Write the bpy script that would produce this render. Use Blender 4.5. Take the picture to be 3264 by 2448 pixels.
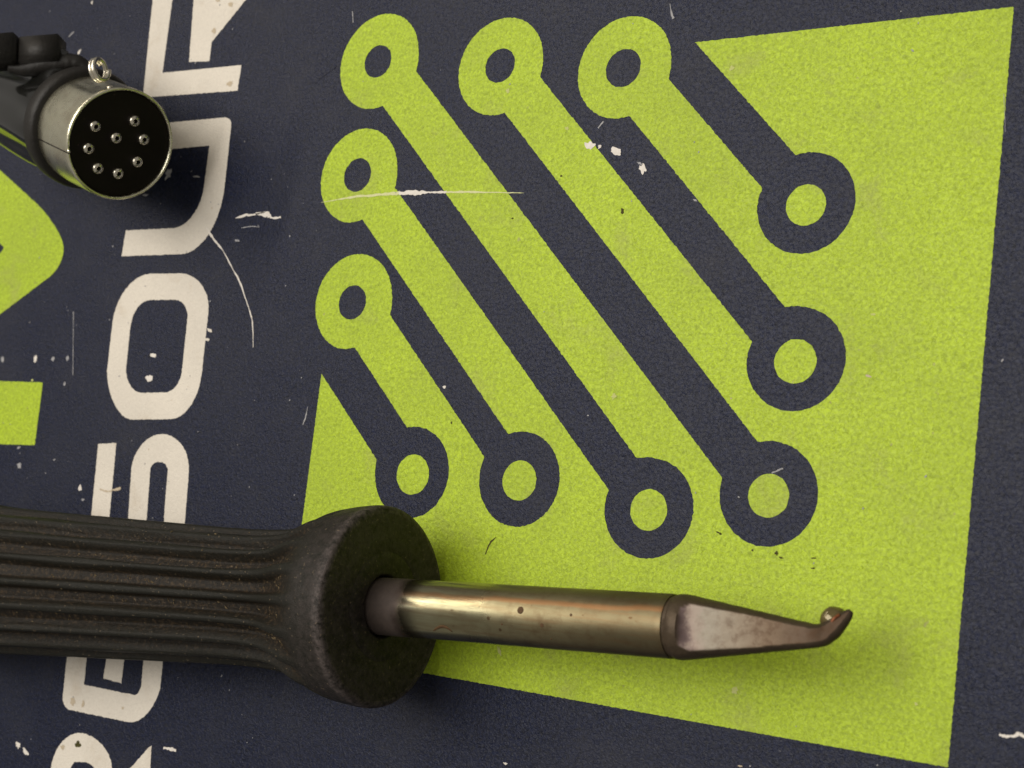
import bpy, bmesh, math, random
from math import sin, cos, pi, sqrt, radians
from mathutils import Vector as V, Matrix, geometry, noise
random.seed(7)
for o in list(bpy.data.objects): bpy.data.objects.remove(o)
sc = bpy.context.scene
COL = sc.collection
# ------------------------------------------------------------------ units
# all coordinates below are in "u" (1 u = 0.67 mm: the printed emblem is 100 u = 67 mm tall); S turns u into metres
S = 0.00067
# ------------------------------------------------------------------ camera
F = 4824.7; CX, CY = 1632.0, 1224.0          # focal length and centre in photo pixels (3264 x 2448)
R0 = V((0.83042941, 0.11816243, -0.54444893)) # image right
R1 = V((0.03614168, -0.98661668, -0.15900097))# image down
R2 = V((-0.55595034, 0.11236179, -0.82358609))# into the picture
CAM = V((171.0539, 19.7828, 195.3153))
cd = bpy.data.cameras.new('camera'); cam = bpy.data.objects.new('camera', cd); COL.objects.link(cam)
cd.sensor_width = 36.0; cd.lens = F / 3264 * 36.0
cd.clip_start = 0.005; cd.clip_end = 50.0
up, back = -R1, -R2
cam.matrix_world = Matrix(((R0.x, up.x, back.x, CAM.x*S), (R0.y, up.y, back.y, CAM.y*S), (R0.z, up.z, back.z, CAM.z*S), (0, 0, 0, 1)))
cd.dof.use_dof = True; cd.dof.focus_distance = 232*S; cd.dof.aperture_fstop = 60.0
sc.camera = cam
# ------------------------------------------------------------------ world and lamps
w = bpy.data.worlds.new('World'); sc.world = w; w.use_nodes = True
bg = w.node_tree.nodes['Background']; bg.inputs[0].default_value = (0.95, 0.90, 0.82, 1); bg.inputs[1].default_value = 0.25
def lamp(name, direction, dist, sx, sy, power, col, roll=0.0):
    d = V(direction).normalized()
    ld = bpy.data.lights.new(name, 'AREA'); ld.shape = 'RECTANGLE'; ld.size = sx; ld.size_y = sy
    ld.energy = power; ld.color = col
    o = bpy.data.objects.new(name, ld); COL.objects.link(o)
    o.location = V((40*S, 50*S, 0)) + d*dist
    q = (-d).to_track_quat('-Z', 'Y'); o.rotation_euler = (q.to_matrix() @ Matrix.Rotation(roll, 3, 'Z')).to_euler()
    return o
lamp('ceiling_tube_lamp', (-0.58, 0.46, 0.68), 1.5, 1.3, 0.06, 5.5, (1.0, 0.91, 0.79), radians(20))
lamp('ceiling_panel_lamp', (-0.22, 0.16, 0.95), 1.7, 1.0, 1.0, 20.5, (1.0, 0.95, 0.89))
sc.view_settings.view_transform = 'Standard'; sc.view_settings.look = 'None'
sc.view_settings.exposure = 0.05; sc.view_settings.gamma = 1.0
sc.render.engine = 'CYCLES'
sc.render.resolution_x = 1024; sc.render.resolution_y = 768
# ------------------------------------------------------------------ helpers: pixels to points
def ray(px, py): return (R0*((px-CX)/F) + R1*((py-CY)/F) + R2)
def P(px, py, z=0.0):
    d = ray(px, py); return CAM + d*((z-CAM.z)/d.z)
def PP(px, py, q, n):                          # pixel ray meets the plane through q with normal n
    d = ray(px, py); return CAM + d*((q-CAM).dot(n)/d.dot(n))
def proj(p):
    d = p-CAM; z = d.dot(R2); return CX+F*d.dot(R0)/z, CY+F*d.dot(R1)/z, z
c1 = lambda x, y: (x*.4822, y*.4822)
c2 = lambda x, y: (x*.4822, 800+y*.4822)
c3 = lambda x, y: (x*.5112, 1600+y*.5112)
c4 = lambda x, y: (900+x*.4822, y*.4822)
c5 = lambda x, y: (1700+x*.4822, y*.4822)
c6 = lambda x, y: (2464+x*.4822, y*.4822)
m1 = lambda x, y: (900+x*.6028, 700+y*.6028)
m2 = lambda x, y: (1900+x*.6028, 800+y*.6028)
v2 = lambda x, y: (x*1.4756, y*1.4756)
t1 = lambda x, y: (2000+x*.3617, 1700+y*.3617)
# ------------------------------------------------------------------ helpers: objects
def tag(o, label=None, cat=None, group=None, kind=None):
    for k, val in (('label', label), ('category', cat), ('group', group), ('kind', kind)):
        if val: o[k] = val
    return o
def empty(name, base):
    o = bpy.data.objects.new(name, None); COL.objects.link(o); o.location = base*S; o.empty_display_size = 0.003; return o
def mesh(name, verts, faces, mat, parent=None, base=V((0, 0, 0)), smooth=True, sharp=None, attr=None):
    me = bpy.data.meshes.new(name)
    me.from_pydata([tuple((V(v)-base)*S) for v in verts], [], faces); me.update()
    bm = bmesh.new(); bm.from_mesh(me); bmesh.ops.recalc_face_normals(bm, faces=bm.faces)
    if sharp:
        for e in bm.edges:
            if len(e.link_faces) == 2 and e.calc_face_angle(0) > radians(sharp): e.smooth = False
    bm.to_mesh(me); bm.free()
    for p in me.polygons: p.use_smooth = smooth
    if attr:
        for an, vals in attr.items():
            a = me.attributes.new(an, 'FLOAT', 'POINT'); a.data.foreach_set('value', vals)
    me.materials.append(mat)
    o = bpy.data.objects.new(name, me); COL.objects.link(o)
    if parent: o.parent = parent
    else: o.location = base*S
    return o
def frame(a):
    a = a.normalized(); h = V((0, 0, 1)) if abs(a.z) < .9 else V((1, 0, 0))
    e2 = h.cross(a).normalized(); e3 = a.cross(e2).normalized(); return a, e2, e3
def rings_mesh(rings, cap0=True, cap1=True):
    n = len(rings[0]); vs = [p for r in rings for p in r]; fs = []
    for i in range(len(rings)-1):
        for j in range(n):
            k = (j+1) % n; fs.append((i*n+j, i*n+k, (i+1)*n+k, (i+1)*n+j))
    if cap0: fs.append(tuple(range(n-1, -1, -1)))
    if cap1: fs.append(tuple(range((len(rings)-1)*n, len(rings)*n)))
    return vs, fs
def lathe(o, a, prof, n=64, cap0=True, cap1=True, mod=None):
    a, e2, e3 = frame(a); rs = []
    for s, r in prof:
        ring = []
        for j in range(n):
            t = 2*pi*j/n; rr = r if mod is None else mod(s, t, r)
            ring.append(o + a*s + (e2*cos(t)+e3*sin(t))*rr)
        rs.append(ring)
    return rings_mesh(rs, cap0, cap1)
def tube(path, rads, n=12, flat=1.0, flat_dir=None):
    rs = []; prev = None
    for i, p in enumerate(path):
        t = (path[min(i+1, len(path)-1)]-path[max(i-1, 0)]).normalized()
        if flat_dir is not None: e2 = flat_dir.cross(t).normalized()
        elif prev is None: e2 = frame(t)[1]
        else: e2 = (prev - t*prev.dot(t)).normalized()
        prev = e2; e3 = t.cross(e2); r = rads[i] if hasattr(rads, '__len__') else rads
        rs.append([p + e2*(r*cos(2*pi*j/n)) + e3*(r*flat*sin(2*pi*j/n)) for j in range(n)])
    return rings_mesh(rs)
def box(c, ax, ay, az, hx, hy, hz, bev=0.25):
    bm = bmesh.new(); bmesh.ops.create_cube(bm, size=2)
    for v in bm.verts: v.co = V((v.co.x*hx, v.co.y*hy, v.co.z*hz))
    bmesh.ops.bevel(bm, geom=bm.edges[:], offset=bev, segments=2, affect='EDGES')
    bm.verts.ensure_lookup_table()
    vs = [c+ax*v.co.x+ay*v.co.y+az*v.co.z for v in bm.verts]; fs = [tuple(v.index for v in f.verts) for f in bm.faces]
    bm.free(); return vs, fs
def catmull(pts, n=6):
    out = []
    for i in range(len(pts)-1):
        p0, p1, p2, p3 = pts[max(i-1, 0)], pts[i], pts[i+1], pts[min(i+2, len(pts)-1)]
        for k in range(n):
            t = k/n
            out.append(.5*((2*p1)+(-p0+p2)*t+(2*p0-5*p1+4*p2-p3)*t*t+(-p0+3*p1-3*p2+p3)*t**3))
    out.append(pts[-1]); return out
def ss(a, b, x):
    t = min(1, max(0, (x-a)/(b-a))); return t*t*(3-2*t)
def interp(tab, x):
    if x <= tab[0][0]: return tab[0][1]
    for (a, b), (c, d) in zip(tab, tab[1:]):
        if x <= c: return b+(d-b)*(x-a)/(c-a)
    return tab[-1][1]
# ------------------------------------------------------------------ helpers: materials
class NT:
    def __init__(s, name):
        s.m = bpy.data.materials.new(name); s.m.use_nodes = True; s.t = s.m.node_tree; s.n = s.t.nodes
        s.b = s.n['Principled BSDF']; s._u = None
    def new(s, ty, **kw):
        nd = s.n.new(ty)
        for k, val in kw.items(): setattr(nd, k, val)
        return nd
    def put(s, sock, val):
        if isinstance(val, bpy.types.NodeSocket): s.t.links.new(val, sock)
        else: sock.default_value = (*val, 1) if hasattr(val, '__len__') and len(val) == 3 and sock.type == 'RGBA' else val
    def u(s):                                   # object position in u
        if s._u is None:
            tc = s.new('ShaderNodeTexCoord'); vm = s.new('ShaderNodeVectorMath', operation='SCALE')
            s.put(vm.inputs[0], tc.outputs['Object']); vm.inputs['Scale'].default_value = 1/S; s._u = vm.outputs[0]
        return s._u
    def noise(s, scale, detail=3, rough=.55, dist=0, vec=None):
        nd = s.new('ShaderNodeTexNoise'); s.put(nd.inputs['Vector'], vec or s.u())
        nd.inputs['Scale'].default_value = scale; nd.inputs['Detail'].default_value = detail
        nd.inputs['Roughness'].default_value = rough; nd.inputs['Distortion'].default_value = dist
        return nd.outputs['Fac']
    def ramp(s, x, stops, interp='LINEAR'):
        nd = s.new('ShaderNodeValToRGB'); s.put(nd.inputs[0], x); cr = nd.color_ramp; cr.interpolation = interp
        while len(cr.elements) < len(stops): cr.elements.new(.5)
        for e, (p, c) in zip(cr.elements, stops): e.position = p; e.color = (*c, 1) if hasattr(c, '__len__') else (c, c, c, 1)
        return nd.outputs[0]
    def mix(s, f, a, b, mode='MIX'):
        nd = s.new('ShaderNodeMix', data_type='RGBA', blend_type=mode)
        s.put(nd.inputs[0], f); s.put(nd.inputs[6], a); s.put(nd.inputs[7], b); return nd.outputs[2]
    def math(s, op, a, b=0.0, c=None):
        nd = s.new('ShaderNodeMath', operation=op); s.put(nd.inputs[0], a); s.put(nd.inputs[1], b)
        if c is not None: s.put(nd.inputs[2], c)
        return nd.outputs[0]
    def dot(s, vec, off=V((0, 0, 0))):
        a = s.new('ShaderNodeVectorMath', operation='SUBTRACT'); s.put(a.inputs[0], s.u()); a.inputs[1].default_value = off
        d = s.new('ShaderNodeVectorMath', operation='DOT_PRODUCT'); s.put(d.inputs[0], a.outputs[0]); d.inputs[1].default_value = vec
        return d.outputs['Value']
    def stretch(s, sc_):
        mp = s.new('ShaderNodeMapping'); s.put(mp.inputs[0], s.u()); mp.inputs['Scale'].default_value = sc_; return mp.outputs[0]
    def attr(s, name): return s.new('ShaderNodeAttribute', attribute_name=name).outputs['Fac']
    def bump(s, h, strength, dist_u):
        nd = s.new('ShaderNodeBump'); s.put(nd.inputs['Height'], h); nd.inputs['Strength'].default_value = strength
        nd.inputs['Distance'].default_value = dist_u*S
        s.put(s.b.inputs['Normal'], nd.outputs[0])
    def set(s, col=None, rough=None, metal=None, spec=None, **kw):
        for k, val in (('Base Color', col), ('Roughness', rough), ('Metallic', metal), ('Specular IOR Level', spec)):
            if val is not None: s.put(s.b.inputs[k], val)
        for k, val in kw.items(): s.put(s.b.inputs[k.replace('_', ' ')], val)
        return s.m
def print_material(name, base, vary, dirt, dirt_amt, rough=.5, spec=.35):
    t = NT(name)
    fine = t.noise(1.9, 3, .6, .8); big = t.noise(.05, 3, .6)
    c = t.mix(t.ramp(fine, [(.30, 0), (.70, 1)]), tuple(x*(1-vary) for x in base), tuple(min(1, x*(1+vary)) for x in base))
    c = t.mix(t.ramp(big, [(.40, 0), (.66, .22)]), c, tuple(x*.55+.03 for x in base))
    smudge = t.ramp(t.noise(.10, 5, .65, .4), [(.56, 0), (.80, 1)])
    c = t.mix(t.math('MULTIPLY', smudge, dirt_amt), c, dirt)
    speck = t.ramp(t.noise(.55, 2, .5), [(.735, 0), (.765, 1)])
    c = t.mix(t.math('MULTIPLY', speck, dirt_amt*1.2), c, dirt)
    t.bump(t.noise(1.8, 3, .6, 1.2), .9, .14)
    r = t.mix(big, (rough-.06,)*3, (rough+.08,)*3)
    return t.set(c, r, 0, spec)
M = {}
M['navy'] = print_material('navy_print', (.0050, .0082, .0270), .65, (.032, .031, .036), .35, .37, .21)
M['lime'] = print_material('lime_print', (.40, .535, .022), .30, (.34, .33, .12), .50, .40, .27)
M['cream'] = print_material('cream_print', (.76, .70, .60), .05, (.45, .33, .19), .50, .55, .3)
t = NT('torn_paper'); M['paper'] = t.set(t.mix(t.noise(1.5), (.62, .56, .48), (.90, .86, .80)), .85, 0, .2)
t = NT('pale_scuff'); M['scuff'] = t.set(t.mix(t.noise(2.0), (.20, .20, .22), (.50, .49, .48)), .8, 0, .2)
t = NT('pale_green_scuff'); M['gscratch'] = t.set(t.mix(t.noise(2.0), (.55, .58, .22), (.74, .72, .46)), .8, 0, .2)
t = NT('rubbed_lime'); M['gscuff'] = t.set(t.mix(t.noise(2.0), (.44, .50, .10), (.58, .58, .27)), .7, 0, .2)
t = NT('soot_mark'); M['soot'] = t.set(t.mix(t.noise(1.5), (.03, .025, .008), (.10, .09, .02)), .8, 0, .2)
t = NT('brown_stain'); M['stain'] = t.set(t.mix(t.noise(.9), (.46, .37, .25), (.60, .51, .38)), .7, 0, .2)
# ------------------------------------------------------------------ the printed cardboard surface
LAY = .035                                     # thickness of one layer of ink, u
root = empty('cardboard_surface', V((0, 0, 0)))
tag(root, 'dark navy printed cardboard with lime circuit emblem and cream lettering', None, None, 'structure')
vs, fs = box(V((20, 55, -2)), V((1, 0, 0)), V((0, 1, 0)), V((0, 0, 1)), 260, 230, 2, .4)
board = mesh('board', vs, fs, M['navy'], root, smooth=False)
def arc3(a, v, b, n=10):
    k = .5523; a, v, b = V(a), V(v), V(b); p1 = a+(v-a)*k; p2 = b+(v-b)*k
    return [tuple(a*(1-t)**3+p1*3*t*(1-t)**2+p2*3*t*t*(1-t)+b*t**3) for t in [i/n for i in range(n+1)]]
def path(cf, els):                             # els: points, or (a, corner, b) arcs, in the crop's own pixels
    out = []
    for e in els:
        if hasattr(e[0], '__len__'): out += [cf(*q) for q in arc3(*e)]
        else: out.append(cf(*e))
    return [P(x, y).xy for x, y in out]
def rough_loop(L, step=.30, amp=.13):
    out = []
    for i in range(len(L)):
        a, b = L[i], L[(i+1) % len(L)]; d = (b-a).length; n = max(1, int(d/step))
        for k in range(n):
            p = a+(b-a)*(k/n); q = V((p.x, p.y, 0))*2.4
            out.append(V((p.x+amp*noise.noise(q), p.y+amp*noise.noise(q+V((31, 7, 5))))))
    return out
def sheet(name, shapes, mat, lay, parent, step=.30, amp=.13):
    vs, fs = [], []
    for sh in shapes:                          # [outer, hole, hole...]
        loops = [[V((p.x, p.y, 0)) for p in rough_loop(L, step, amp)] for L in sh]
        flat = [p for L in loops for p in L]; b = len(vs)
        tri = geometry.tessellate_polygon(loops)
        for f in tri:
            a_, b_, c_ = (flat[i] for i in f)
            if (b_-a_).cross(c_-a_).z < 0: f = f[::-1]
            fs.append(tuple(i+b for i in f))
        vs += [V((p.x, p.y, LAY*lay)) for p in flat]
    return mesh(name, vs, fs, mat, parent, smooth=False)
# emblem: circuit traces with ring ends, cut from a lime rectangle
def fitc(pts):
    q = [P(*p).xy for p in pts]; import numpy as np
    A = np.array([[2*p.x, 2*p.y, 1] for p in q]); b = np.array([p.x**2+p.y**2 for p in q])
    s = np.linalg.lstsq(A, b, rcond=None)[0]; return V((s[0], s[1])), float(sqrt(s[2]+s[0]**2+s[1]**2))
circ = {'A': [c4(380, 450), c4(720, 98), c4(900, 330), c4(600, 715), c4(885, 470), c4(665, 700)],
 'D': [c4(250, 1240), c4(560, 855), c4(755, 1080), c4(430, 1470), c4(745, 1240), c4(530, 1450)],
 'B': [c4(1168, 470), c4(1500, 115), c4(1410, 762), c5(57, 370), c5(45, 510), c4(1470, 745)],
 'C': [c5(295, 490), c5(680, 108), c5(905, 350), c5(550, 785), c5(893, 520), c5(635, 765)],
 'E': [m1(175, 440), m1(400, 185), m1(575, 380), m1(330, 690), m1(570, 505), m1(383, 675)],
 'K': [m1(495, 1340), m1(720, 1100), m1(882, 1300), m1(660, 1100), m1(500, 1270)],
 'J': [m1(1048, 1390), m1(1463, 1370), m1(1240, 1630), m1(1290, 1118), m1(1195, 1135), m1(1070, 1255)],
 'G': [m2(797, 590), m2(1313, 530), m2(1040, 855), m2(1110, 297), m2(825, 480), m2(1000, 297)],
 'H': [m2(660, 1320), m2(1170, 1260), m2(900, 1570), m2(950, 1008), m2(668, 1200), m2(855, 1010)],
 'I': [m2(50, 1385), m2(510, 1330), m2(260, 1635), m2(310, 1100), m2(68, 1265), m2(215, 1095)],
 'F': [c6(290, 1005), c6(545, 1280), c6(150, 1025), c5(1475, 1360), c5(1515, 1245)]}
CF = {k: fitc(v) for k, v in circ.items()}
def around(k, p1, p2):                          # the long way round ring k from p1 to p2
    c, r = CF[k]; a = P(*p1).xy-c; b = P(*p2).xy-c
    t0 = math.atan2(a.y, a.x); d = (math.atan2(b.y, b.x)-t0) % (2*pi)
    if d < pi: d -= 2*pi
    r0, r1 = a.length, b.length; n = 44; out = []
    for i in range(n+1):
        f = i/n; w0 = max(0, 1-f*12); w1 = max(0, 1-(1-f)*12); rr = r + (r0-r)*w0 + (r1-r)*w1
        out.append(c+V((cos(t0+d*f), sin(t0+d*f)))*rr)
    return out
seq = [('K', m1(500, 1270), m1(660, 1100)), ('E', m1(383, 675), m1(570, 505)), ('J', m1(1070, 1255), m1(1195, 1135)),
       ('D', c4(530, 1450), c4(745, 1240)), ('I', m2(68, 1265), m2(215, 1095)), ('A', c4(665, 700), c4(885, 470)),
       ('H', m2(668, 1200), m2(855, 1010)), ('B', c4(1470, 745), c5(45, 510)), ('G', m2(825, 480), m2(1000, 297)),
       ('C', c5(635, 765), c5(893, 520)), ('F', c5(1515, 1245), c6(150, 1025))]
outer = [P(*m1(208, 815)).xy]
for k, a, b in seq: outer += around(k, a, b)
outer += [P(*q).xy for q in (c5(1070, 280), (3231.7, 21.7), (3022, 2446), (911, 2066))]
def disc(pts):
    c, r = fitc(pts); return [c+V((cos(2*pi*i/40), sin(2*pi*i/40)))*r for i in range(40)]
def ext(cf, x0, x1, y0, y1, k=0.0):             # ellipse of a hole from its extent in the crop
    cx, cy, hx, hy = (x0+x1)/2, (y0+y1)/2, (x1-x0)/2, (y1-y0)/2
    return disc([cf(x0, cy+k*hy), cf(x1, cy-k*hy), cf(cx+k*hx, y0), cf(cx-k*hx, y1)])
holes = [ext(c4, 548, 718, 296, 517, .12), ext(c4, 410, 586, 1045, 1270, .12), ext(c4, 1348, 1532, 315, 553, .12),
         ext(c5, 485, 706, 318, 582, .12), ext(m1, 302, 440, 343, 532, .1)]
dots = [ext(c6, 85, 352, 1222, 1490), ext(m2, 943, 1166, 467, 700), ext(m2, 803, 1023, 1180, 1408), ext(m2, 183, 375, 1258, 1481),
        ext(m1, 1168, 1340, 1270, 1489), ext(m1, 605, 776, 1243, 1453)]
emblem = sheet('emblem', [[outer]+holes], M['lime'], 1, root)
emblem['label'] = 'lime green emblem of slanted circuit traces with ring ends'
for d in dots: sheet('emblem_dot', [[d]], M['lime'], 1, root)
# cream letters, reading upwards: R E S O U R
LET = []
LET.append([path(c1, [(945, 645), (1570, 600), (1597, 430), (1075, 482), (1140, 0), ((1158, -160), (1165, -215), (1215, -217)), ((1235, -217), (1290, -215), (1292, -150)), (1250, 410), (1385, 405), (1400, 280), (1625, 0), (1830, -255), (1670, -250), (1470, -20), ((1450, -180), (1455, -420), (1240, -420)), ((1190, -420), (1025, -400), (1030, -200))])])
LET.append([path(c1, [(860, 835), ((1480, 777), (1533, 772), (1530, 822)), ((1487, 1220), (1445, 1668), (1200, 1680)), (805, 1694), (832, 1524), ((1150, 1508), (1325, 1490), (1352, 1215)), (1385, 962), (895, 1008)])])
LET.append([path(c2, [((745, 470), (785, 160), (995, 150)), ((1180, 148), (1405, 140), (1378, 405)), ((1335, 810), (1300, 1110), (1130, 1112)), ((880, 1115), (720, 1120), (708, 800))]),
            path(c2, [((862, 505), (880, 330), (990, 325)), ((1150, 322), (1252, 318), (1240, 445)), ((1203, 800), (1185, 932), (1095, 935)), ((940, 938), (840, 940), (833, 790))])])
LET.append([path(c2, [(650, 1275), (770, 1270), ((700, 2010), (690, 2190), (770, 2190)), ((790, 2190), (820, 2190), (832, 2010)), ((870, 1430), (905, 1210), (1070, 1210)), ((1075, 1210), (1265, 1215), (1249, 1460)), (1195, 2160), (1060, 2160), (1092, 1660), ((1110, 1450), (1112, 1395), (1055, 1395)), ((1045, 1395), (1005, 1398), (995, 1440)), ((950, 2040), (935, 2350), (780, 2350)), ((740, 2350), (570, 2350), (580, 2000))])])
LET.append([path(c3, [(465, 520), ((392, 1215), (388, 1270), (425, 1294)), ((800, 1372), (940, 1400), (1000, 1160)), (1062, 520), (935, 520), ((884, 1120), (880, 1205), (840, 1204)), (525, 1140), (585, 520)])])
LET.append([path(c3, [(718, 620), (645, 1100), (757, 1130), (822, 620)])])
LET.append([path(c3, [((318, 1659), (345, 1445), (490, 1440)), ((510, 1440), (690, 1470), (700, 1660)), (688, 1800), (930, 1528), (946, 1518), (935, 1700), (790, 1880), (900, 1930), (880, 2060), (240, 1960)]),
            path(c3, [((436, 1700), (435, 1622), (480, 1620)), ((530, 1622), (580, 1630), (588, 1665)), (560, 1830), (410, 1800)])])
nm = ['letter', 'letter', 'letter', 'letter', 'letter', 'letter_bar', 'letter']
ll = ['cream letter R at the head of the word', 'cream letter U behind the round plug', 'cream letter O', 'cream letter S running under the handle',
      'cream letter E running under the handle', 'middle bar of the cream letter E', 'cream letter R at the foot of the word']
letters = []
for n_, l_, L in zip(nm, ll, LET):
    par = root if n_ == 'letter' else letters[-1]
    letters.append(sheet(n_, [L], M['cream'], 1, par)); letters[-1]['label'] = l_
GL = [[path(lambda x, y: (x, y), [(-420, 160), ((120, 651), (203, 735), (203, 790)), ((203, 800), (200, 850), (159, 882)), (-330, 1252), (-330, 1050), ((-30, 830), (22, 800), (10, 785)), (-420, 390)])],
      [path(lambda x, y: (x, y), [(-330, 1205), (137, 1219), (111, 1419), (-360, 1405)])],
      [path(lambda x, y: (x, y), [(-330, 1620), (-6, 1640), (-30, 2110), (-400, 2080)])],
      [path(lambda x, y: (x, y), [(-300, -160), (-30, -190), (-60, 160), (-330, 130)])]]
for g, l_ in zip(GL, ('rounded point of a large lime letter', 'square foot of a large lime letter', 'edge of a large lime letter under the handle', 'edge of a large lime letter behind the plug')):
    o = sheet('large_letter', [g], M['lime'], 1, root); o['label'] = l_
# scratches and torn flecks
def stroke(name, pts, wid, mat, lay=2, n=5, jag=.25):
    q = catmull([V((*P(x, y).xy, 0)) for x, y in pts], n); m = len(q)
    W = [wid[min(len(wid)-1, int(i/(m-1)*(len(wid)-1)))] + (wid[min(len(wid)-1, int(i/(m-1)*(len(wid)-1))+1)]-wid[min(len(wid)-1, int(i/(m-1)*(len(wid)-1)))])*((i/(m-1)*(len(wid)-1)) % 1) for i in range(m)]
    lf, rt = [], []
    for i, p in enumerate(q):
        t = (q[min(i+1, m-1)]-q[max(i-1, 0)]).normalized(); nn = V((-t.y, t.x, 0))
        lf.append(p+nn*W[i]*(.5+jag*random.uniform(-1, 1))); rt.append(p-nn*W[i]*(.5+jag*random.uniform(-1, 1)))
    vs = [V((p.x, p.y, LAY*lay)) for p in lf+rt]
    fs = [(i, i+m, i+1+m, i+1) for i in range(m-1)]
    return mesh(name, vs, fs, mat, root, smooth=False)
def fleck(x, y, w_, h_, ang, mat, name='fleck', lay=2):
    c = P(x, y); n = 18; k = random.random()*9; vs = []
    sc_ = F/proj(c)[2]
    for i in range(n):
        t = 2*pi*i/n; r = 1+.75*noise.noise(V((cos(t)*1.9+k, sin(t)*1.9, k)))
        dx, dy = cos(t)*w_*r*.42, sin(t)*h_*r*.42
        vs.append(V((*P(x+dx*cos(ang)-dy*sin(ang), y+dx*sin(ang)+dy*cos(ang)).xy, LAY*lay)))
    return mesh(name, vs, [tuple(range(n))[::-1]], mat, root, smooth=False)
stroke('scratch', [c4(255, 1340), c4(450, 1306), c4(640, 1288), c4(770, 1277)], [.05, .35, .50, .55], M['gscratch'], n=8)
stroke('scratch', [c4(770, 1277), c4(880, 1274), c4(980, 1271), c4(1085, 1270)], [.55, .75, .30, .38], M['paper'], n=8)
stroke('scratch', [c4(1085, 1270), c4(1250, 1270), c4(1480, 1274), c4(1600, 1276)], [.38, .30, .22, .05], M['gscratch'], n=8)
stroke('scratch', [c1(1365, 1500), c1(1400, 1560), c1(1450, 1625), c2(1480, 5), c2(1540, 120), c2(1585, 200), c2(1630, 330), c2(1659, 420), (806, 1035), (808, 1108)], [.2, .42, .30, .18, .2, .34, .16, .26, .22, .12], M['paper'])
stroke('scratch', [(752, 695), (785, 686), (805, 685), (845, 676)], [.15, .6, .3, .2], M['paper'])
stroke('scratch', [(815, 681), (850, 683), (868, 694), (896, 693)], [.3, .9, .4, .3], M['paper'])
stroke('scratch', [(770, 727), (800, 722), (828, 724)], [.1, .2, .08], M['scuff'])
stroke('scratch', [(3186, 2340), (3202, 2346), (3231, 2346), (3245, 2339), (3270, 2350)], [.3, .35, .3, .5, .6], M['paper'])
stroke('scratch', [m1(135, 990), m1(125, 1040), m1(110, 1085)], [.1, .3, .15], M['scuff'])
stroke('scratch', [c3(1020, 1533), c3(1055, 1537), c3(1100, 1550)], [.3, .6, .5], M['paper'])
stroke('scratch', [c5(465, 803), c5(430, 848)], [.2, .3], M['scuff'])
stroke('scratch', [c5(905, 25), c5(912, 75), c5(925, 125)], [.12, .22, .4], M['scuff'])
stroke('scratch', [c4(465, 75), c4(470, 150)], [.15, .15], M['scuff'])
stroke('scratch', [c4(215, 555), c4(300, 480), c4(360, 440)], [.1, .18, .1], M['navy'])
stroke('scratch', [c1(455, 245), c1(490, 210)], [.3, .25], M['scuff'])
stroke('scratch', [m2(930, 1175), m2(990, 1150)], [.2, .3], M['scuff'])
stroke('scratch', [c2(487, 400), c2(486, 560), c2(484, 820)], [.2, .1, .18], M['scuff'])
stroke('scratch', [v2(1072, 1160), v2(1058, 1175), v2(1049, 1198)], [.06, .34, .12], M['soot'])
stroke('scratch', [c2(660, 1575), c2(710, 1590), c2(750, 1580), c2(800, 1570)], [.2, .35, .3, .5], M['stain'])
stroke('scratch', [(3200, 300), (3205, 420)], [.06, .06], M['scuff'])
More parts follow.
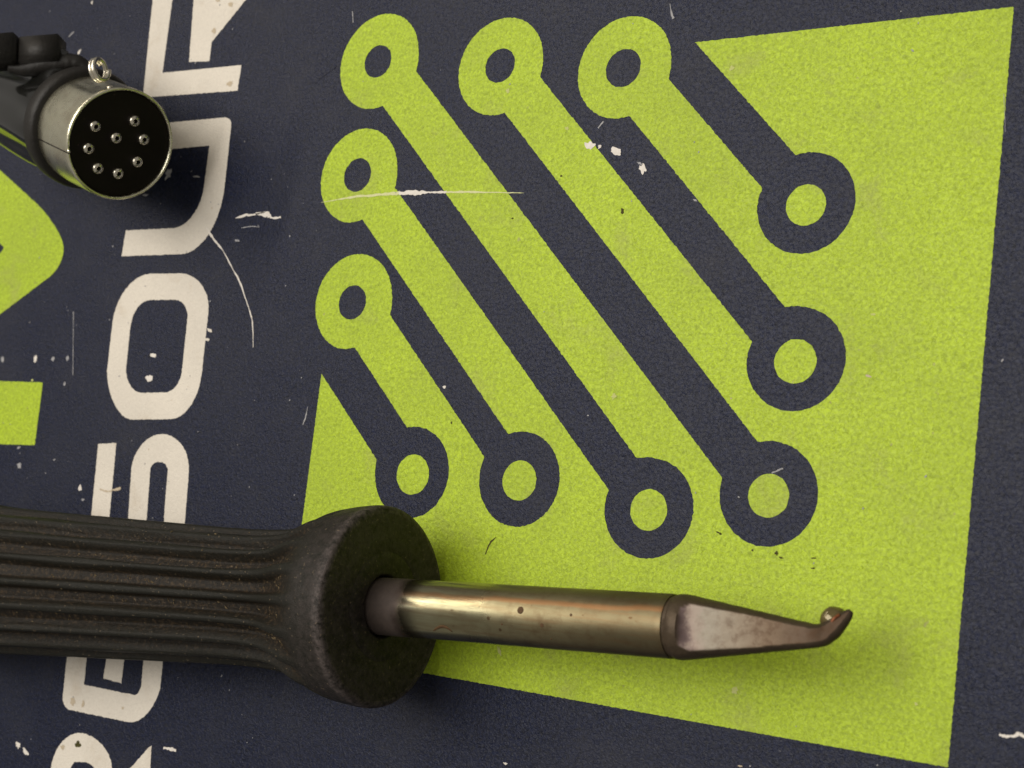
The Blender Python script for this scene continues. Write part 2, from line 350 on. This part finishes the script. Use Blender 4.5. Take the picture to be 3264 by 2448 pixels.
for x, y, w_, h_, an, mt in [
    (*c5(380, 962), 40, 30, .2, 'paper'), (*c5(440, 970), 14, 14, .4, 'paper'), (*c5(548, 1000), 42, 28, .45, 'paper'), (*c5(725, 1115), 26, 36, -.1, 'paper'), (*c5(705, 1080), 22, 8, .4, 'scuff'),
    (*c5(1315, 450), 24, 12, -.7, 'gscuff'), (*c5(222, 850), 12, 12, 0, 'gscuff'), (*c4(1490, 603), 12, 16, 0, 'gscuff'), (*c5(1070, 1325), 16, 8, .4, 'scuff'),
    (*c2(235, 712), 12, 28, .2, 'paper'), (*c2(350, 715), 10, 16, .2, 'scuff'), (*c2(447, 712), 12, 20, .1, 'scuff'), (*c2(18, 716), 12, 22, .1, 'scuff'), (*c2(430, 878), 8, 16, 0, 'scuff'),
    (*c2(1015, 690), 26, 14, .2, 'paper'), (*c2(985, 843), 26, 22, .1, 'paper'), (*c2(1385, 525), 20, 12, .6, 'cream'), (*c2(1370, 585), 20, 10, .2, 'cream'), (*c2(530, 1567), 14, 22, 0, 'paper'),
    (*c2(130, 1418), 14, 20, 0, 'scuff'), (*c2(550, 1645), 14, 8, 0, 'scuff'), (*c2(215, 855), 10, 8, 0, 'gscuff'), (*c2(125, 1300), 14, 8, -.6, 'scuff'), (*c2(360, 1380), 10, 5, -.5, 'scuff'),
    (*c3(115, 1517), 18, 24, -.5, 'paper'), (*c3(163, 1557), 16, 28, -.6, 'paper'), (*c1(610, 18), 7, 11, .2, 'paper'), (*c1(1180, 540), 5, 5, 0, 'paper'),
    (*c1(525, 345), 9, 18, .5, 'paper'), (*c1(1300, 1168), 30, 6, .1, 'scuff'), (*c1(1570, 1590), 14, 8, 0, 'scuff'), (*c1(1115, 1150), 22, 40, .4, 'scuff'), (*c1(965, 1290), 20, 9, 0, 'scuff'),
    (*m1(857, 886), 12, 10, 0, 'paper'), (*m1(895, 1075), 5, 9, 0, 'soot'), (*c5(590, 1395), 12, 22, .3, 'soot'), (*c5(185, 1162), 8, 8, 0, 'soot'), (*c4(1522, 1445), 9, 7, 0, 'soot'),
    (*t1(1315, 175), 16, 14, -.4, 'soot'), (*t1(1355, 215), 22, 6, .3, 'soot'), (*t1(1105, 150), 9, 7, 0, 'soot'), (*t1(1645, 218), 24, 5, 0, 'soot'), (*t1(1640, 308), 18, 6, 0, 'soot'), (*t1(820, 5), 9, 7, 0, 'soot'),
    (*m2(1440, 660), 22, 9, .3, 'stain'), (*m2(650, 1490), 22, 6, .3, 'soot'), (*m2(715, 780), 5, 5, 0, 'stain'), (*m2(95, 770), 18, 20, 0, 'gscuff'), (*m2(1465, 335), 20, 8, 0, 'gscuff'),
    (*t1(945, 1385), 22, 26, 0, 'gscuff'), (2920, 2243, 12, 12, 0, 'gscuff'), (1593, 2076, 12, 34, -.3, 'gscuff'),
    (*c3(490, 1512), 26, 20, -.3, 'soot'), (*c3(392, 1530), 16, 18, .2, 'stain'), (*c3(455, 1240), 20, 28, 0, 'stain'), (*c3(520, 1255), 9, 26, .2, 'stain'), (*c3(768, 1285), 8, 12, 0, 'stain'),
    (*c1(1520, 555), 30, 16, -.3, 'stain'), (*c1(1525, 30), 18, 16, 0, 'stain'), (*c1(1440, 5), 16, 8, 0, 'stain'), (*c1(1415, 205), 14, 20, 0, 'stain'), (2360, 2442, 18, 6, .2, 'stain'), (1612, 2434, 16, 9, .3, 'paper')]:
    fleck(x, y, w_, h_, an, M[mt])
# fine pale dust on the dark print
bm_v, bm_f = [], []
for i in range(150):
    x = random.uniform(0, 3264) if i % 3 == 0 else random.uniform(0, 980); y = random.uniform(0, 2448)
    c = P(x, y); r = random.uniform(.05, .14); an = random.random()*6; b = len(bm_v); st = random.uniform(.6, 2.4)
    for j in range(5):
        t_ = 2*pi*j/5; q = V((cos(t_)*r*st, sin(t_)*r)); bm_v.append(V((c.x+q.x*cos(an)-q.y*sin(an), c.y+q.x*sin(an)+q.y*cos(an), LAY*3)))
    bm_f.append(tuple(b+j for j in (0, 1, 2, 3, 4)))
o = mesh('dust', bm_v, bm_f, M['scuff'], root, smooth=False); o['kind'] = 'stuff'

# ------------------------------------------------------------------ soldering iron
ZA = 15.0
A0 = P(1225, 1933, ZA); A1 = P(2184, 1999, ZA)
AX = (A1-A0).normalized(); _, E2, E3 = frame(AX)
def st(px):                                     # station along the axis whose image column is px
    lo, hi = -160.0, 120.0
    for _ in range(40):
        m = (lo+hi)/2
        if proj(A0+AX*m)[0] < px: lo = m
        else: hi = m
    return lo
def rad(px, half): return half*proj(A0+AX*st(px))[2]/F
base = V((A0.x, A0.y, 0)); iron = empty('soldering_iron', base)
tag(iron, 'soldering iron with ribbed black handle, brown steel shaft and hooked tip', 'soldering iron')
print('IRON', {px: (round(st(px), 2), round(proj(A0+AX*st(px))[2], 1)) for px in (0, 800, 1017, 1225, 2184, 2700)})
t = NT('black_rubber')
g = t.attr('groove'); dustn = t.noise(.35, 5, .7)
c = t.mix(t.noise(.25, 4, .6), (.0085, .0082, .0055), (.0150, .0142, .0098))
gr = t.ramp(t.noise(1.6, 4, .75), [(.50, 0), (.66, 1)])
c = t.mix(t.math('MULTIPLY', g, .5), c, (.014, .009, .006))
c = t.mix(t.math('MULTIPLY', t.math('MULTIPLY', g, gr), .75), c, (.075, .048, .024))
c = t.mix(t.math('MULTIPLY', t.attr('rim'), t.ramp(t.noise(.8, 5, .75), [(.35, 0), (.75, 1)])), c, (.050, .040, .036))
c = t.mix(t.math('MULTIPLY', t.attr('edge'), t.ramp(t.noise(1.1, 5, .75), [(.40, 0), (.60, .85)])), c, (.105, .085, .078))
sp = t.ramp(t.noise(2.2, 2, .5), [(.68, 0), (.72, 1)])
c = t.mix(t.math('MULTIPLY', sp, .6), c, (.20, .15, .09))
t.bump(t.noise(1.1, 5, .75), .6, .32)
M['rubber'] = t.set(c, t.mix(t.noise(.6, 4, .7), (.38,)*3, (.60,)*3), 0, .20)
# handle: swollen rear, ribbed grip, flared front with a rounded rim
NR = 18
HP = [(-124, 3.0), (-123.5, 7.5), (-122, 9.5), (-118, 12.0), (-111, 14.4), (-104, 14.95), (-97, 14.3), (-87, 13.25), (-70, 12.45), (-55, 11.85), (-40, 11.25), (-32, 10.95),
      (-26, 10.8), (-21, 10.85), (-17.5, 11.1), (-15, 11.7), (-12.6, 12.7), (-10.3, 13.55), (-8, 14.15), (-5.4, 14.6), (-3.2, 14.85), (-1.4, 14.98), (-.5, 14.9), (-.1, 14.65), (.1, 14.25), (.15, 13.8)]
SF = catmull([V((s, r, 0)) for s, r in HP], 5)
def rib(s, th, r):
    ph = (th*NR/(2*pi)) % 1.0; d = abs(ph-.5)*2   # 0 on the crest, 1 mid groove
    wob = .12*noise.noise(V((s*.05, th*2.0, 3)))
    depth = 2.0*ss(-5.0-1.6*noise.noise(V((int(th*NR/(2*pi))*1.7, 0, 0))), -14, s)*ss(-118, -108, s)
    gsh = ss(.22+wob, .52+wob, d)
    return r-depth*gsh, gsh*min(1, depth)
n = NR*14; vs, fs, at, rm, ed = [], [], [], [], []
rings = []
for q in SF:
    ring = []
    for j in range(n):
        th = 2*pi*j/n; rr, gg = rib(q.x, th, q.y)
        rr += .05*noise.noise(V((q.x*.4, cos(th)*6, sin(th)*6)))
        ring.append(A0+AX*q.x+(E2*cos(th)+E3*sin(th))*rr); at.append(gg); rm.append(ss(-9, -3, q.x)); ed.append(ss(-2.0, -.7, q.x))
    rings.append(ring)
vs, fs = rings_mesh(rings, True, False)
mesh('handle', vs, fs, M['rubber'], iron, base, attr={'groove': at, 'rim': rm, 'edge': ed})
# front face: shallow dish with an inner ring step and the hole for the shaft
prof = [(.15, 13.8), (.12, 12.5), (.08, 10.2), (.06, 8.3), (.01, 8.22), (.01, 8.05), (.06, 7.95), (.06, 7.0), (.04, 5.0), (-.1, 4.65), (-1.2, 4.55), (-4, 4.5)]
vs, fs = lathe(A0, AX, prof, 96, False, True)
o = mesh('front_face', vs, fs, M['rubber'], iron, base, attr={'groove': [.35]*len(vs), 'rim': [1.0]*len(vs), 'edge': [.45 if i < 96 else (.35 if i < 384 else .15) for i in range(len(vs))]})
# crumbs of dirt caught in the grooves
t = NT('groove_dirt'); M['dirt'] = t.set(t.mix(t.noise(1.2), (.05, .034, .017), (.30, .225, .12)), .8, 0, .2)
vs, fs = [], []
for i in range(620):
    s = -10-62*random.random()**1.9; k = random.randint(0, NR-1); th = 2*pi*(k+random.gauss(0, .16))/NR
    if sin(th) < -.45: continue
    r = interp([(a, b) for a, b in HP], s); rr, _ = rib(s, th, r)
    c = A0+AX*s+(E2*cos(th)+E3*sin(th))*(rr+.02); z = random.uniform(.05, .21); b = len(vs); an = random.random()*6
    tt = E2*-sin(th)+E3*cos(th); nn = E2*cos(th)+E3*sin(th); L = random.uniform(.8, 2.6)
    for dx, dy, dz in ((-1, -.6, 0), (1, -.5, 0), (.2, .9, 0), (0, 0, .9)):
        ex = AX*cos(an*.3)+tt*sin(an*.3); ey = tt*cos(an*.3)-AX*sin(an*.3)
        vs.append(c+ex*dx*z*L+ey*dy*z+nn*dz*z)
    fs += [(b, b+1, b+3), (b+1, b+2, b+3), (b+2, b, b+3), (b, b+2, b+1)]
o = mesh('dirt_crumbs', vs, fs, M['dirt'], iron, base, smooth=False); o['kind'] = 'stuff'
# cord leaving the rear of the handle
t = NT('black_cord'); M['cord'] = t.set((.012, .012, .012), .45, 0, .5)
pts = catmull([A0+AX*-123, A0+AX*-130+V((0, 0, -2)), A0+AX*-140+V((0, -4, -8)), V((*(A0+AX*-158).xy, 3.2))+V((0, -14, 0)), V((*(A0+AX*-176).xy, 3.2))+V((0, -34, 0))], 8)
vs, fs = tube(pts, 3.2, 16); mesh('cord', vs, fs, M['cord'], iron, base)
# shaft
S1 = st(2150); RS0, RS1 = rad(1453, 94), rad(2145, 103)
RS = (RS0+RS1)/2; print('shaft r', RS0, RS1, 'end', S1)
t = NT('heat_tinted_steel')
d = t.dot(AX, A0-base); k = t.math('DIVIDE', d, S1)                       # 0 at the handle, 1 at the tip collar
jag = t.math('ADD', k, t.math('MULTIPLY', t.math('SUBTRACT', t.noise(.35, 5, .7), .5), .06))
jag2 = t.math('ADD', k, t.math('MULTIPLY', t.math('SUBTRACT', t.noise(.16, 4, .65), .5), .5))
steel = t.ramp(jag2, [(.0, (.39, .375, .245)), (.35, (.33, .305, .185)), (.58, (.245, .21, .12)), (.8, (.19, .16, .09)), (1, (.17, .14, .08))])
streak = t.noise(1.0, 4, .65, 0, t.stretch((.10, 1.6, 1.6)))
steel = t.mix(t.math('MULTIPLY', t.ramp(streak, [(.46, 0), (.70, 1)]), .6), steel, (.20, .13, .065))
steel = t.mix(t.math('MULTIPLY', t.ramp(t.noise(.42, 5, .72), [(.48, 0), (.66, 1)]), t.ramp(k, [(.3, .1), (.65, .65)])), steel, (.15, .105, .055))
refl_band = t.math('ADD', t.dot(E2, A0-base), t.math('MULTIPLY', t.noise(.12, 3, .6), 1.2))
steel = t.mix(t.math('MULTIPLY', t.ramp(t.math('MULTIPLY', refl_band, .2), [(.44, 0), (.50, 1), (.56, 1), (.63, 0)]), .55), steel, (.36, .17, .07))  # warm reflection painted into the steel colour as an orange streak
scorch = t.ramp(jag, [(.085, 1), (.13, 0)])
mott = t.mix(t.noise(.9, 4, .7), (.045, .033, .028), (.105, .078, .062))
c = t.mix(t.ramp(jag, [(.11, 1), (.19, 0)]), steel, mott)
pit = t.ramp(t.noise(.75, 2, .4), [(.735, 0), (.765, 1)])
c = t.mix(t.math('MULTIPLY', pit, .8), c, (.10, .055, .025))
rg = t.mix(t.math('MULTIPLY', t.noise(.5, 4, .7), t.ramp(k, [(.35, .35), (.7, 1)])), (.19,)*3, (.42,)*3)
rg = t.mix(t.ramp(jag2, [(.40, 0), (.62, .75)]), rg, (.52,)*3)
rg = t.mix(scorch, rg, (.72,)*3)
t.bump(t.noise(1.4, 4, .7, 0, t.stretch((.25, 1.5, 1.5))), .10, .10)
met = t.mix(scorch, (.97,)*3, (.25,)*3)
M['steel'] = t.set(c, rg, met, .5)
prof = [(-4, RS), (0, RS), (S1*.5, RS), (S1-2.6, RS), (S1-2.45, RS*.985), (S1-2.3, RS)]
prof = [(-4, RS)]+[(i*1.2, RS) for i in range(0, int((S1-1)/1.2))]+[(S1-.9, RS), (S1-.3, RS), (S1, RS*.985)]
def wave(s, th, r): return r*(1+.0035*noise.noise(V((s*.18, cos(th)*1.4, sin(th)*1.4))))
vs, fs = lathe(A0, AX, prof, 72, True, True, wave)
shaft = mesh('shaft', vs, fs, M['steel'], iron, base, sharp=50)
shaft['label'] = 'brown heat-tinted steel shaft scorched at the handle'
# rivet-like pit on the shaft
def on_shaft(px, py):                            # the point where a pixel ray first meets the shaft
    dr = ray(px, py).normalized(); oc = CAM-A0
    dp = dr-AX*dr.dot(AX); op = oc-AX*oc.dot(AX)
    aa, bb, cc = dp.dot(dp), 2*dp.dot(op), op.dot(op)-RS*RS
    tt = (-bb-sqrt(max(0, bb*bb-4*aa*cc)))/(2*aa); p = CAM+dr*tt
    nn = (p-A0); nn = (nn-AX*nn.dot(AX)).normalized(); return p, nn
t = NT('rust_spot'); M['rust'] = t.set(t.mix(t.noise(2.5), (.05, .025, .01), (.16, .09, .04)), .7, .2, .3)
for px, py, r in ((1659, 1945, .50), (1727, 1993, .30), (1600, 1990, .14), (1820, 1960, .2), (1757, 2037, .12)):
    p, nn = on_shaft(px, py); a_, b_, c_ = frame(nn); ring = []
    vs, fs = lathe(p, nn, [(-.12, r*1.05), (.015, r), (.03, r*.8), (.03, r*.3)], 16); mesh('rust_spot', vs, fs, M['rust'], shaft, base)
p, nn = on_shaft(1405, 2004)                      # burnt-on arc stain
arc = []
for i in range(14):
    f_ = i/13; x = 1382+f_*60; y = 2010-15*sin(pi*f_)+f_*4; q, q2 = on_shaft(x, y); arc.append(q+q2*.01)
vs, fs = tube(arc, [.10+.16*sin(pi*i/13) for i in range(14)], 8, .35, nn); mesh('rust_spot', vs, fs, M['rust'], shaft, base)
# tip: collar, cone with a ground flat, hook
vp = (CAM-(A0+AX*S1)); vp = (vp-AX*vp.dot(AX)).normalized()   # across the axis, towards the photographer
sd = AX.cross(vp).normalized()                                  # image-up-ish side
if proj(A0+AX*S1+sd)[1] > proj(A0+AX*S1)[1]: sd = -sd
S2 = st(2000+1640*.3617)
QP = A0+AX*S2; HN = vp
hook = [PP(*t1(*q), QP-HN*.2, R2) for q in ((1640, 905), (1720, 893), (1790, 855), (1850, 805), (1905, 755), (1945, 712), (1972, 683))]
hr = [rad(2593, .3617*q) for q in (107, 102, 94, 82, 64, 46, 22)]
sec = []                                         # (centre, tangent, radius, flat distance ratio)
Sf = st(2000+470*.3617); Sg = st(2000+640*.3617)
prof = [(S1-.05, RS*.95, 1.2), (S1+.5, RS*.95, 1.2), (S1+.75, RS*1.0, 1.2), (S1+1.5, RS*1.01, 1.2), (S1+2.2, RS*.99, 1.2)]
s = S1+2.6
while s < S2-.2:
    f_ = (s-S1-2.6)/(S2-S1-2.6); r = RS*.98+(rad(2593, 38.5)-RS*.98)*f_
    fl = 1.05-(.37)*ss(Sf, Sg, s)+.14*ss(.5, 1, f_)
    prof.append((s, r, fl)); s += .5
for s, r, fl in prof: sec.append((A0+AX*s, AX, r, fl))
hp = catmull(hook, 4)
for i, p in enumerate(hp):
    tt = (hp[min(i+1, len(hp)-1)]-hp[max(i-1, 0)]).normalized(); f_ = i/(len(hp)-1)
    if i == 0: continue
    r = hr[min(len(hr)-1, int(f_*(len(hr)-1)))]; r2 = hr[min(len(hr)-1, int(f_*(len(hr)-1))+1)]; r = r+(r2-r)*((f_*(len(hr)-1)) % 1)
    sec.append((p, tt, r, .82+.2*f_))
rings, flat_at = [], []
n = 72
for p, tt, r, fl in sec:
    vv = (vp-tt*vp.dot(tt)).normalized(); s_ = tt.cross(vv).normalized(); ring = []
    for j in range(n):
        th = 2*pi*j/n; a_, b_ = cos(th)*r, sin(th)*r; fv = 0.0
        if a_ > fl*r: a_ = fl*r; fv = 1.0
        q = p+vv*a_+s_*b_
        q += (q-p).normalized()*.06*noise.noise(q*.9)*(1.4 if fv else 1); ring.append(q); flat_at.append(fv)
    rings.append(ring)
vs, fs = rings_mesh(rings)
t = NT('tinned_tip')
fl = t.attr('flat')
dk = t.mix(t.noise(.5, 4, .7), (.035, .024, .016), (.12, .085, .05))
kd = t.math('DIVIDE', t.math('SUBTRACT', t.dot(AX, A0-base), S1), S2-S1)
ff = t.ramp(t.math('ADD', kd, t.math('MULTIPLY', t.math('SUBTRACT', t.noise(.35, 4, .65), .5), .28)),
            [(.08, (.11, .075, .075)), (.155, (.19, .135, .125)), (.20, (.40, .315, .26)), (.30, (.37, .325, .255)), (.50, (.31, .25, .18)), (.70, (.21, .145, .09)), (1, (.12, .075, .045))])
ff = t.mix(t.math('MULTIPLY', t.ramp(t.noise(.8, 5, .7), [(.47, 0), (.66, 1)]), t.ramp(kd, [(.3, .25), (.75, .9)])), ff, (.12, .068, .036))
c = t.mix(fl, dk, ff)
t.bump(t.noise(1.2, 5, .7), .4, .2)
M['tip'] = t.set(c, t.mix(fl, (.52,)*3, (.60,)*3), t.mix(fl, (.45,)*3, (.15,)*3), .35)
tip = mesh('tip', vs, fs, M['tip'], iron, base, sharp=38, attr={'flat': flat_at})
tip['label'] = 'ground flat tip drawn out into a small hook'
# glassy flux bead on the hook
bc = PP(*t1(1822, 765), QP-HN*1.3, R2); rb = rad(2640, 46)
bm = bmesh.new(); bmesh.ops.create_icosphere(bm, subdivisions=3, radius=1)
vs = []
for v_ in bm.verts:
    q = V(v_.co); al = .60; q2 = V((q.x, q.y, q.z*.8)); rr = rb*(1+.06*noise.noise(q*1.7))
    vs.append(bc+(R0*(q2.x*cos(al)+q2.y*sin(al)*.0)+R0*(-q2.y*sin(al)*-.0)+R1*(q2.y*.98)+R0*(q2.x*(1-cos(al)))-R2*q2.z)*rr)
fs = [tuple(v_.index for v_ in f.verts) for f in bm.faces]; bm.free()
t = NT('flux_bead'); M['flux'] = t.set(t.mix(t.noise(1.2, 3), (.075, .062, .020), (.20, .15, .06)), .14, .30, .6)
mesh('flux_bead', vs, fs, M['flux'], tip, base)
vs, fs = tube(catmull([hook[2]-R1*.55+vp*.5, hook[3]-R1*.75-R0*.1+vp*.75, hook[4]-R1*.5-R0*.3+vp*.6], 5), .22, 8)
t = NT('copper_burn'); M['burn'] = t.set(t.mix(t.noise(2.2, 3), (.10, .02, .006), (.35, .12, .04)), .45, .4, .5)
mesh('flux_residue', vs, fs, M['burn'], tip, base)

# ------------------------------------------------------------------ round multi-pin plug
el = radians(12); hz = V((.948, -.318, 0)).normalized()
BX = (hz*cos(el)+V((0, 0, 1))*sin(el)).normalized()
RP = 10.0
LB = 52.0                                        # face to rear end of the barrel
ZF = LB*sin(el)+8.6*cos(el)+.25
FP = P(386, 460, ZF); _, B2, B3 = frame(BX)
rear = FP-BX*LB; base2 = V((rear.x, rear.y, 0)); plug = empty('round_plug', base2)
tag(plug, 'round metal plug with eight pins and black glossy barrel lying on the cardboard', 'plug')
t = NT('nickel_sleeve')
c = t.mix(t.noise(.3, 4, .6), (.80, .76, .56), (.90, .87, .70))
c = t.mix(t.math('MULTIPLY', t.ramp(t.noise(.22, 5, .7), [(.5, 0), (.75, 1)]), .5), c, (.42, .30, .19))
t.bump(t.noise(1.2, 3, .6), .06, .08)
M['nickel'] = t.set(c, t.mix(t.noise(.6, 4, .7), (.20,)*3, (.36,)*3), 1.0, .5)
t = NT('bakelite'); c = t.mix(t.noise(1.2, 4, .7), (.0055, .0035, .0028), (.012, .0075, .006))
M['insul'] = t.set(t.mix(t.ramp(t.noise(.9, 2, .5), [(.72, 0), (.75, 1)]), c, (.06, .04, .03)), .55, 0, .18)
t = NT('black_gloss'); M['gloss'] = t.set(t.mix(t.noise(.5, 4, .7), (.006, .006, .006), (.012, .012, .010)), t.mix(t.noise(.5, 4, .6), (.08,)*3, (.18,)*3), 0, .9)
t = NT('black_matt'); t.bump(t.noise(1.3, 4, .7), .5, .25); M['matt'] = t.set(t.mix(t.noise(.6, 4, .7), (.007, .006, .005), (.020, .017, .013)), .50, 0, .35)
t = NT('bright_pin'); M['pin'] = t.set(t.mix(t.noise(1.0, 3), (.72, .66, .53), (.85, .80, .68)), .26, 1.0, .5)
# sleeve: thin rolled tube with an open seam and a key groove at its top
def on_cyl(px, py, r, o=FP, a=BX):
    dr = ray(px, py).normalized(); oc = CAM-o; dp = dr-a*dr.dot(a); op = oc-a*oc.dot(a)
    aa, bb, cc = dp.dot(dp), 2*dp.dot(op), op.dot(op)-r*r
    tt = (-bb-sqrt(max(0, bb*bb-4*aa*cc)))/(2*aa); p = CAM+dr*tt; nn = p-o; return p, (nn-a*nn.dot(a)).normalized()
kn = on_cyl(*c1(660, 575), RP)[1]; KT = math.atan2(kn.dot(B3), kn.dot(B2))
def key(s, th, r):
    dth = abs((th-KT+pi) % (2*pi)-pi)
    return r-.55*(1-ss(.10, .24, dth))*ss(-11, -9, s)*ss(-.6, -3, s)
n = 120; rs = []
for s, r in [(-14, RP*.98), (-10, RP), (-7, RP), (-4, RP), (-1, RP), (-.25, RP), (0, RP-.12), (.05, RP-.3), (-.05, RP-.5), (-.8, RP-.55), (-6, RP-.55)]:
    rs.append([FP+BX*s+(B2*cos(2*pi*j/n)+B3*sin(2*pi*j/n))*(key(s, 2*pi*j/n, r)) for j in range(n)])
vs, fs = rings_mesh(rs, False, False)
sleeve = mesh('sleeve', vs, fs, M['nickel'], plug, base2, sharp=60)
# seam line
p, nn = on_cyl(*c1(455, 1015), RP); side = BX.cross(nn)
vs, fs = box(p-BX*6.6+nn*-.10, BX, side, nn, 6.7, .10, .16, .03); mesh('seam', vs, fs, M['insul'], sleeve, base2)
vs, fs = box(p-BX*.15+nn*-.05+side*-.35, BX, side, nn, .35, .35, .22, .1); mesh('seam_lip', vs, fs, M['nickel'], sleeve, base2)
# insulator disc with pins
vs, fs = lathe(FP, BX, [(-3, RP-.6), (-.75, RP-.6), (-.62, RP-.8), (-.6, RP-1.2), (-.6, 4), (-.6, .5)], 80); mesh('insulator', vs, fs, M['insul'], plug, base2, sharp=40)
fc = FP+BX*.2
for x, y in ((630, 835), (890, 800), (768, 912), (950, 922), (585, 982), (647, 1113), (780, 1147), (908, 1070)):
    q = PP(*c1(x, y), fc, BX); rp = 1.0
    vs, fs = lathe(q, BX, [(-1.4, rp), (-.05, rp), (.25, rp*.93), (.42, rp*.72), (.48, rp*.50), (.42, rp*.42), (-.9, rp*.36), (-.9, .05)], 24); mesh('pin', vs, fs, M['pin'], plug, base2, sharp=50)
    vs, fs = lathe(q, BX, [(-.85, rp+.28), (-.74, rp+.26), (-.70, rp+.1)], 24); 
# collar and barrel
vs, fs = lathe(FP, BX, [(-17.5, 9.6), (-17.3, 10.7), (-16.6, 11.1), (-14.6, 11.15), (-13.6, 10.95), (-13.2, 10.5), (-13.1, 9.5)], 96); mesh('collar', vs, fs, M['matt'], plug, base2)
def facet(s, th, r):
    k = 9; ph = (th*k/(2*pi)) % 1-.5; return r*(1-.05*cos(ph*2*pi)*ss(-18, -21, s)*ss(-51, -47, s))
vs, fs = lathe(FP, BX, [(-16, 9.6), (-17.6, 10.0), (-20, 10.1), (-25, 10.1), (-30, 10.0), (-36, 9.8), (-42, 9.5), (-47, 9.1), (-50, 8.7), (-51.6, 8.1), (-52, 7.2), (-52, 3.4)], 144, True, True, facet)
mesh('barrel', vs, fs, M['gloss'], plug, base2)
cp = catmull([rear+BX*.5, rear-BX*8+V((0, 0, -1)), rear-BX*20+V((-2, 3, -1)), V((*P(-420, -40).xy, 6)), V((*P(-300, -210).xy, 12)), V((*P(-60, -190).xy, 10)), V((*P(260, -230).xy, 5)), V((*P(560, -330).xy, 3.2)), V((*P(800, -520).xy, 3.2))], 8)  # plug cord, its unseen loop routed above the view to shade the top-left corner
cp = [V((p.x, p.y, max(p.z, 3.2))) for p in cp]
vs, fs = tube(cp, 3.2, 16); mesh('cord', vs, fs, M['cord'], plug, base2)
# black clip with a block and a curved strap on the far side of the barrel, and its wire coil
qc = FP-BX*20+V((0, 1, 0))*9+V((0, 0, 4))
d1 = (PP(*c1(420, 232), qc, R2)-PP(*c1(130, 262), qc, R2)).normalized(); d1 = (d1+BX*.15).normalized()
d3 = (V((0, 0, 1))-d1*d1.z).normalized(); d2 = d3.cross(d1)
bcn = PP(*c1(278, 345), qc, R2); vs, fs = box(bcn, d1, d2, d3, 3.9, 2.6, 2.0, .3); clip = mesh('clip_block', vs, fs, M['matt'], plug, base2, sharp=40)
bc2 = PP(*c1(15, 345), qc, R2)-d1*3; vs, fs = box(bc2, d1, d2, d3, 6.2, 2.9, 2.3, .4); mesh('clip_block', vs, fs, M['matt'], plug, base2, sharp=40)
qs = qc+vp*1.2
sp_ = catmull([PP(*c1(*q), qs, R2) for q in ((140, 450), (190, 408), (250, 372), (320, 350), (390, 352), (440, 372))], 6)
vs, fs = tube(sp_, [.95]*len(sp_), 12, .35, R2); mesh('clip_strap', vs, fs, M['gloss'], plug, base2)
sp_ = catmull([PP(*c1(*q), qs-vp*1.0, R2) for q in ((60, 445), (180, 455), (300, 430), (420, 420), (520, 425), (600, 470), (690, 520), (800, 575))], 6)
m = len(sp_)
vs, fs = tube(sp_, [.9+1.0*sin(pi*min(1, i/(m*.75)))+.15*noise.noise(V((i*.7, 0, 0))) for i in range(m)], 18); mesh('clip_arm', vs, fs, M['matt'], plug, base2)
# wire coil
cc = PP(*c1(655, 462), FP-BX*7+V((0, 0, 1))*11, R2)
ca = (R0*.80+R1*.15-R2*.55).normalized(); _, k2, k3 = frame(ca)
k3 = (-R1-ca*(-R1).dot(ca)).normalized(); tilt = Matrix.Rotation(radians(-16), 3, R2); k3 = tilt@k3; ca = tilt@ca; k2 = k3.cross(ca).normalized()
hpnts = [cc+ca*(-.75+1.5*i/44)+(k2*cos(2*pi*1.9*i/44+.6)*1.5+k3*sin(2*pi*1.9*i/44+.6)*1.85) for i in range(45)]
vs, fs = tube(hpnts, .42, 12); coil = mesh('wire_coil', vs, fs, M['pin'], plug, base2)
pk, nk = on_cyl(*c1(725, 577), RP)
vs, fs = lathe(pk, nk, [(-.4, .55), (.1, .5), (.3, .35), (.36, .1)], 16); mesh('dimple', vs, fs, M['pin'], sleeve, base2)
print('PLUG', FP, base2)
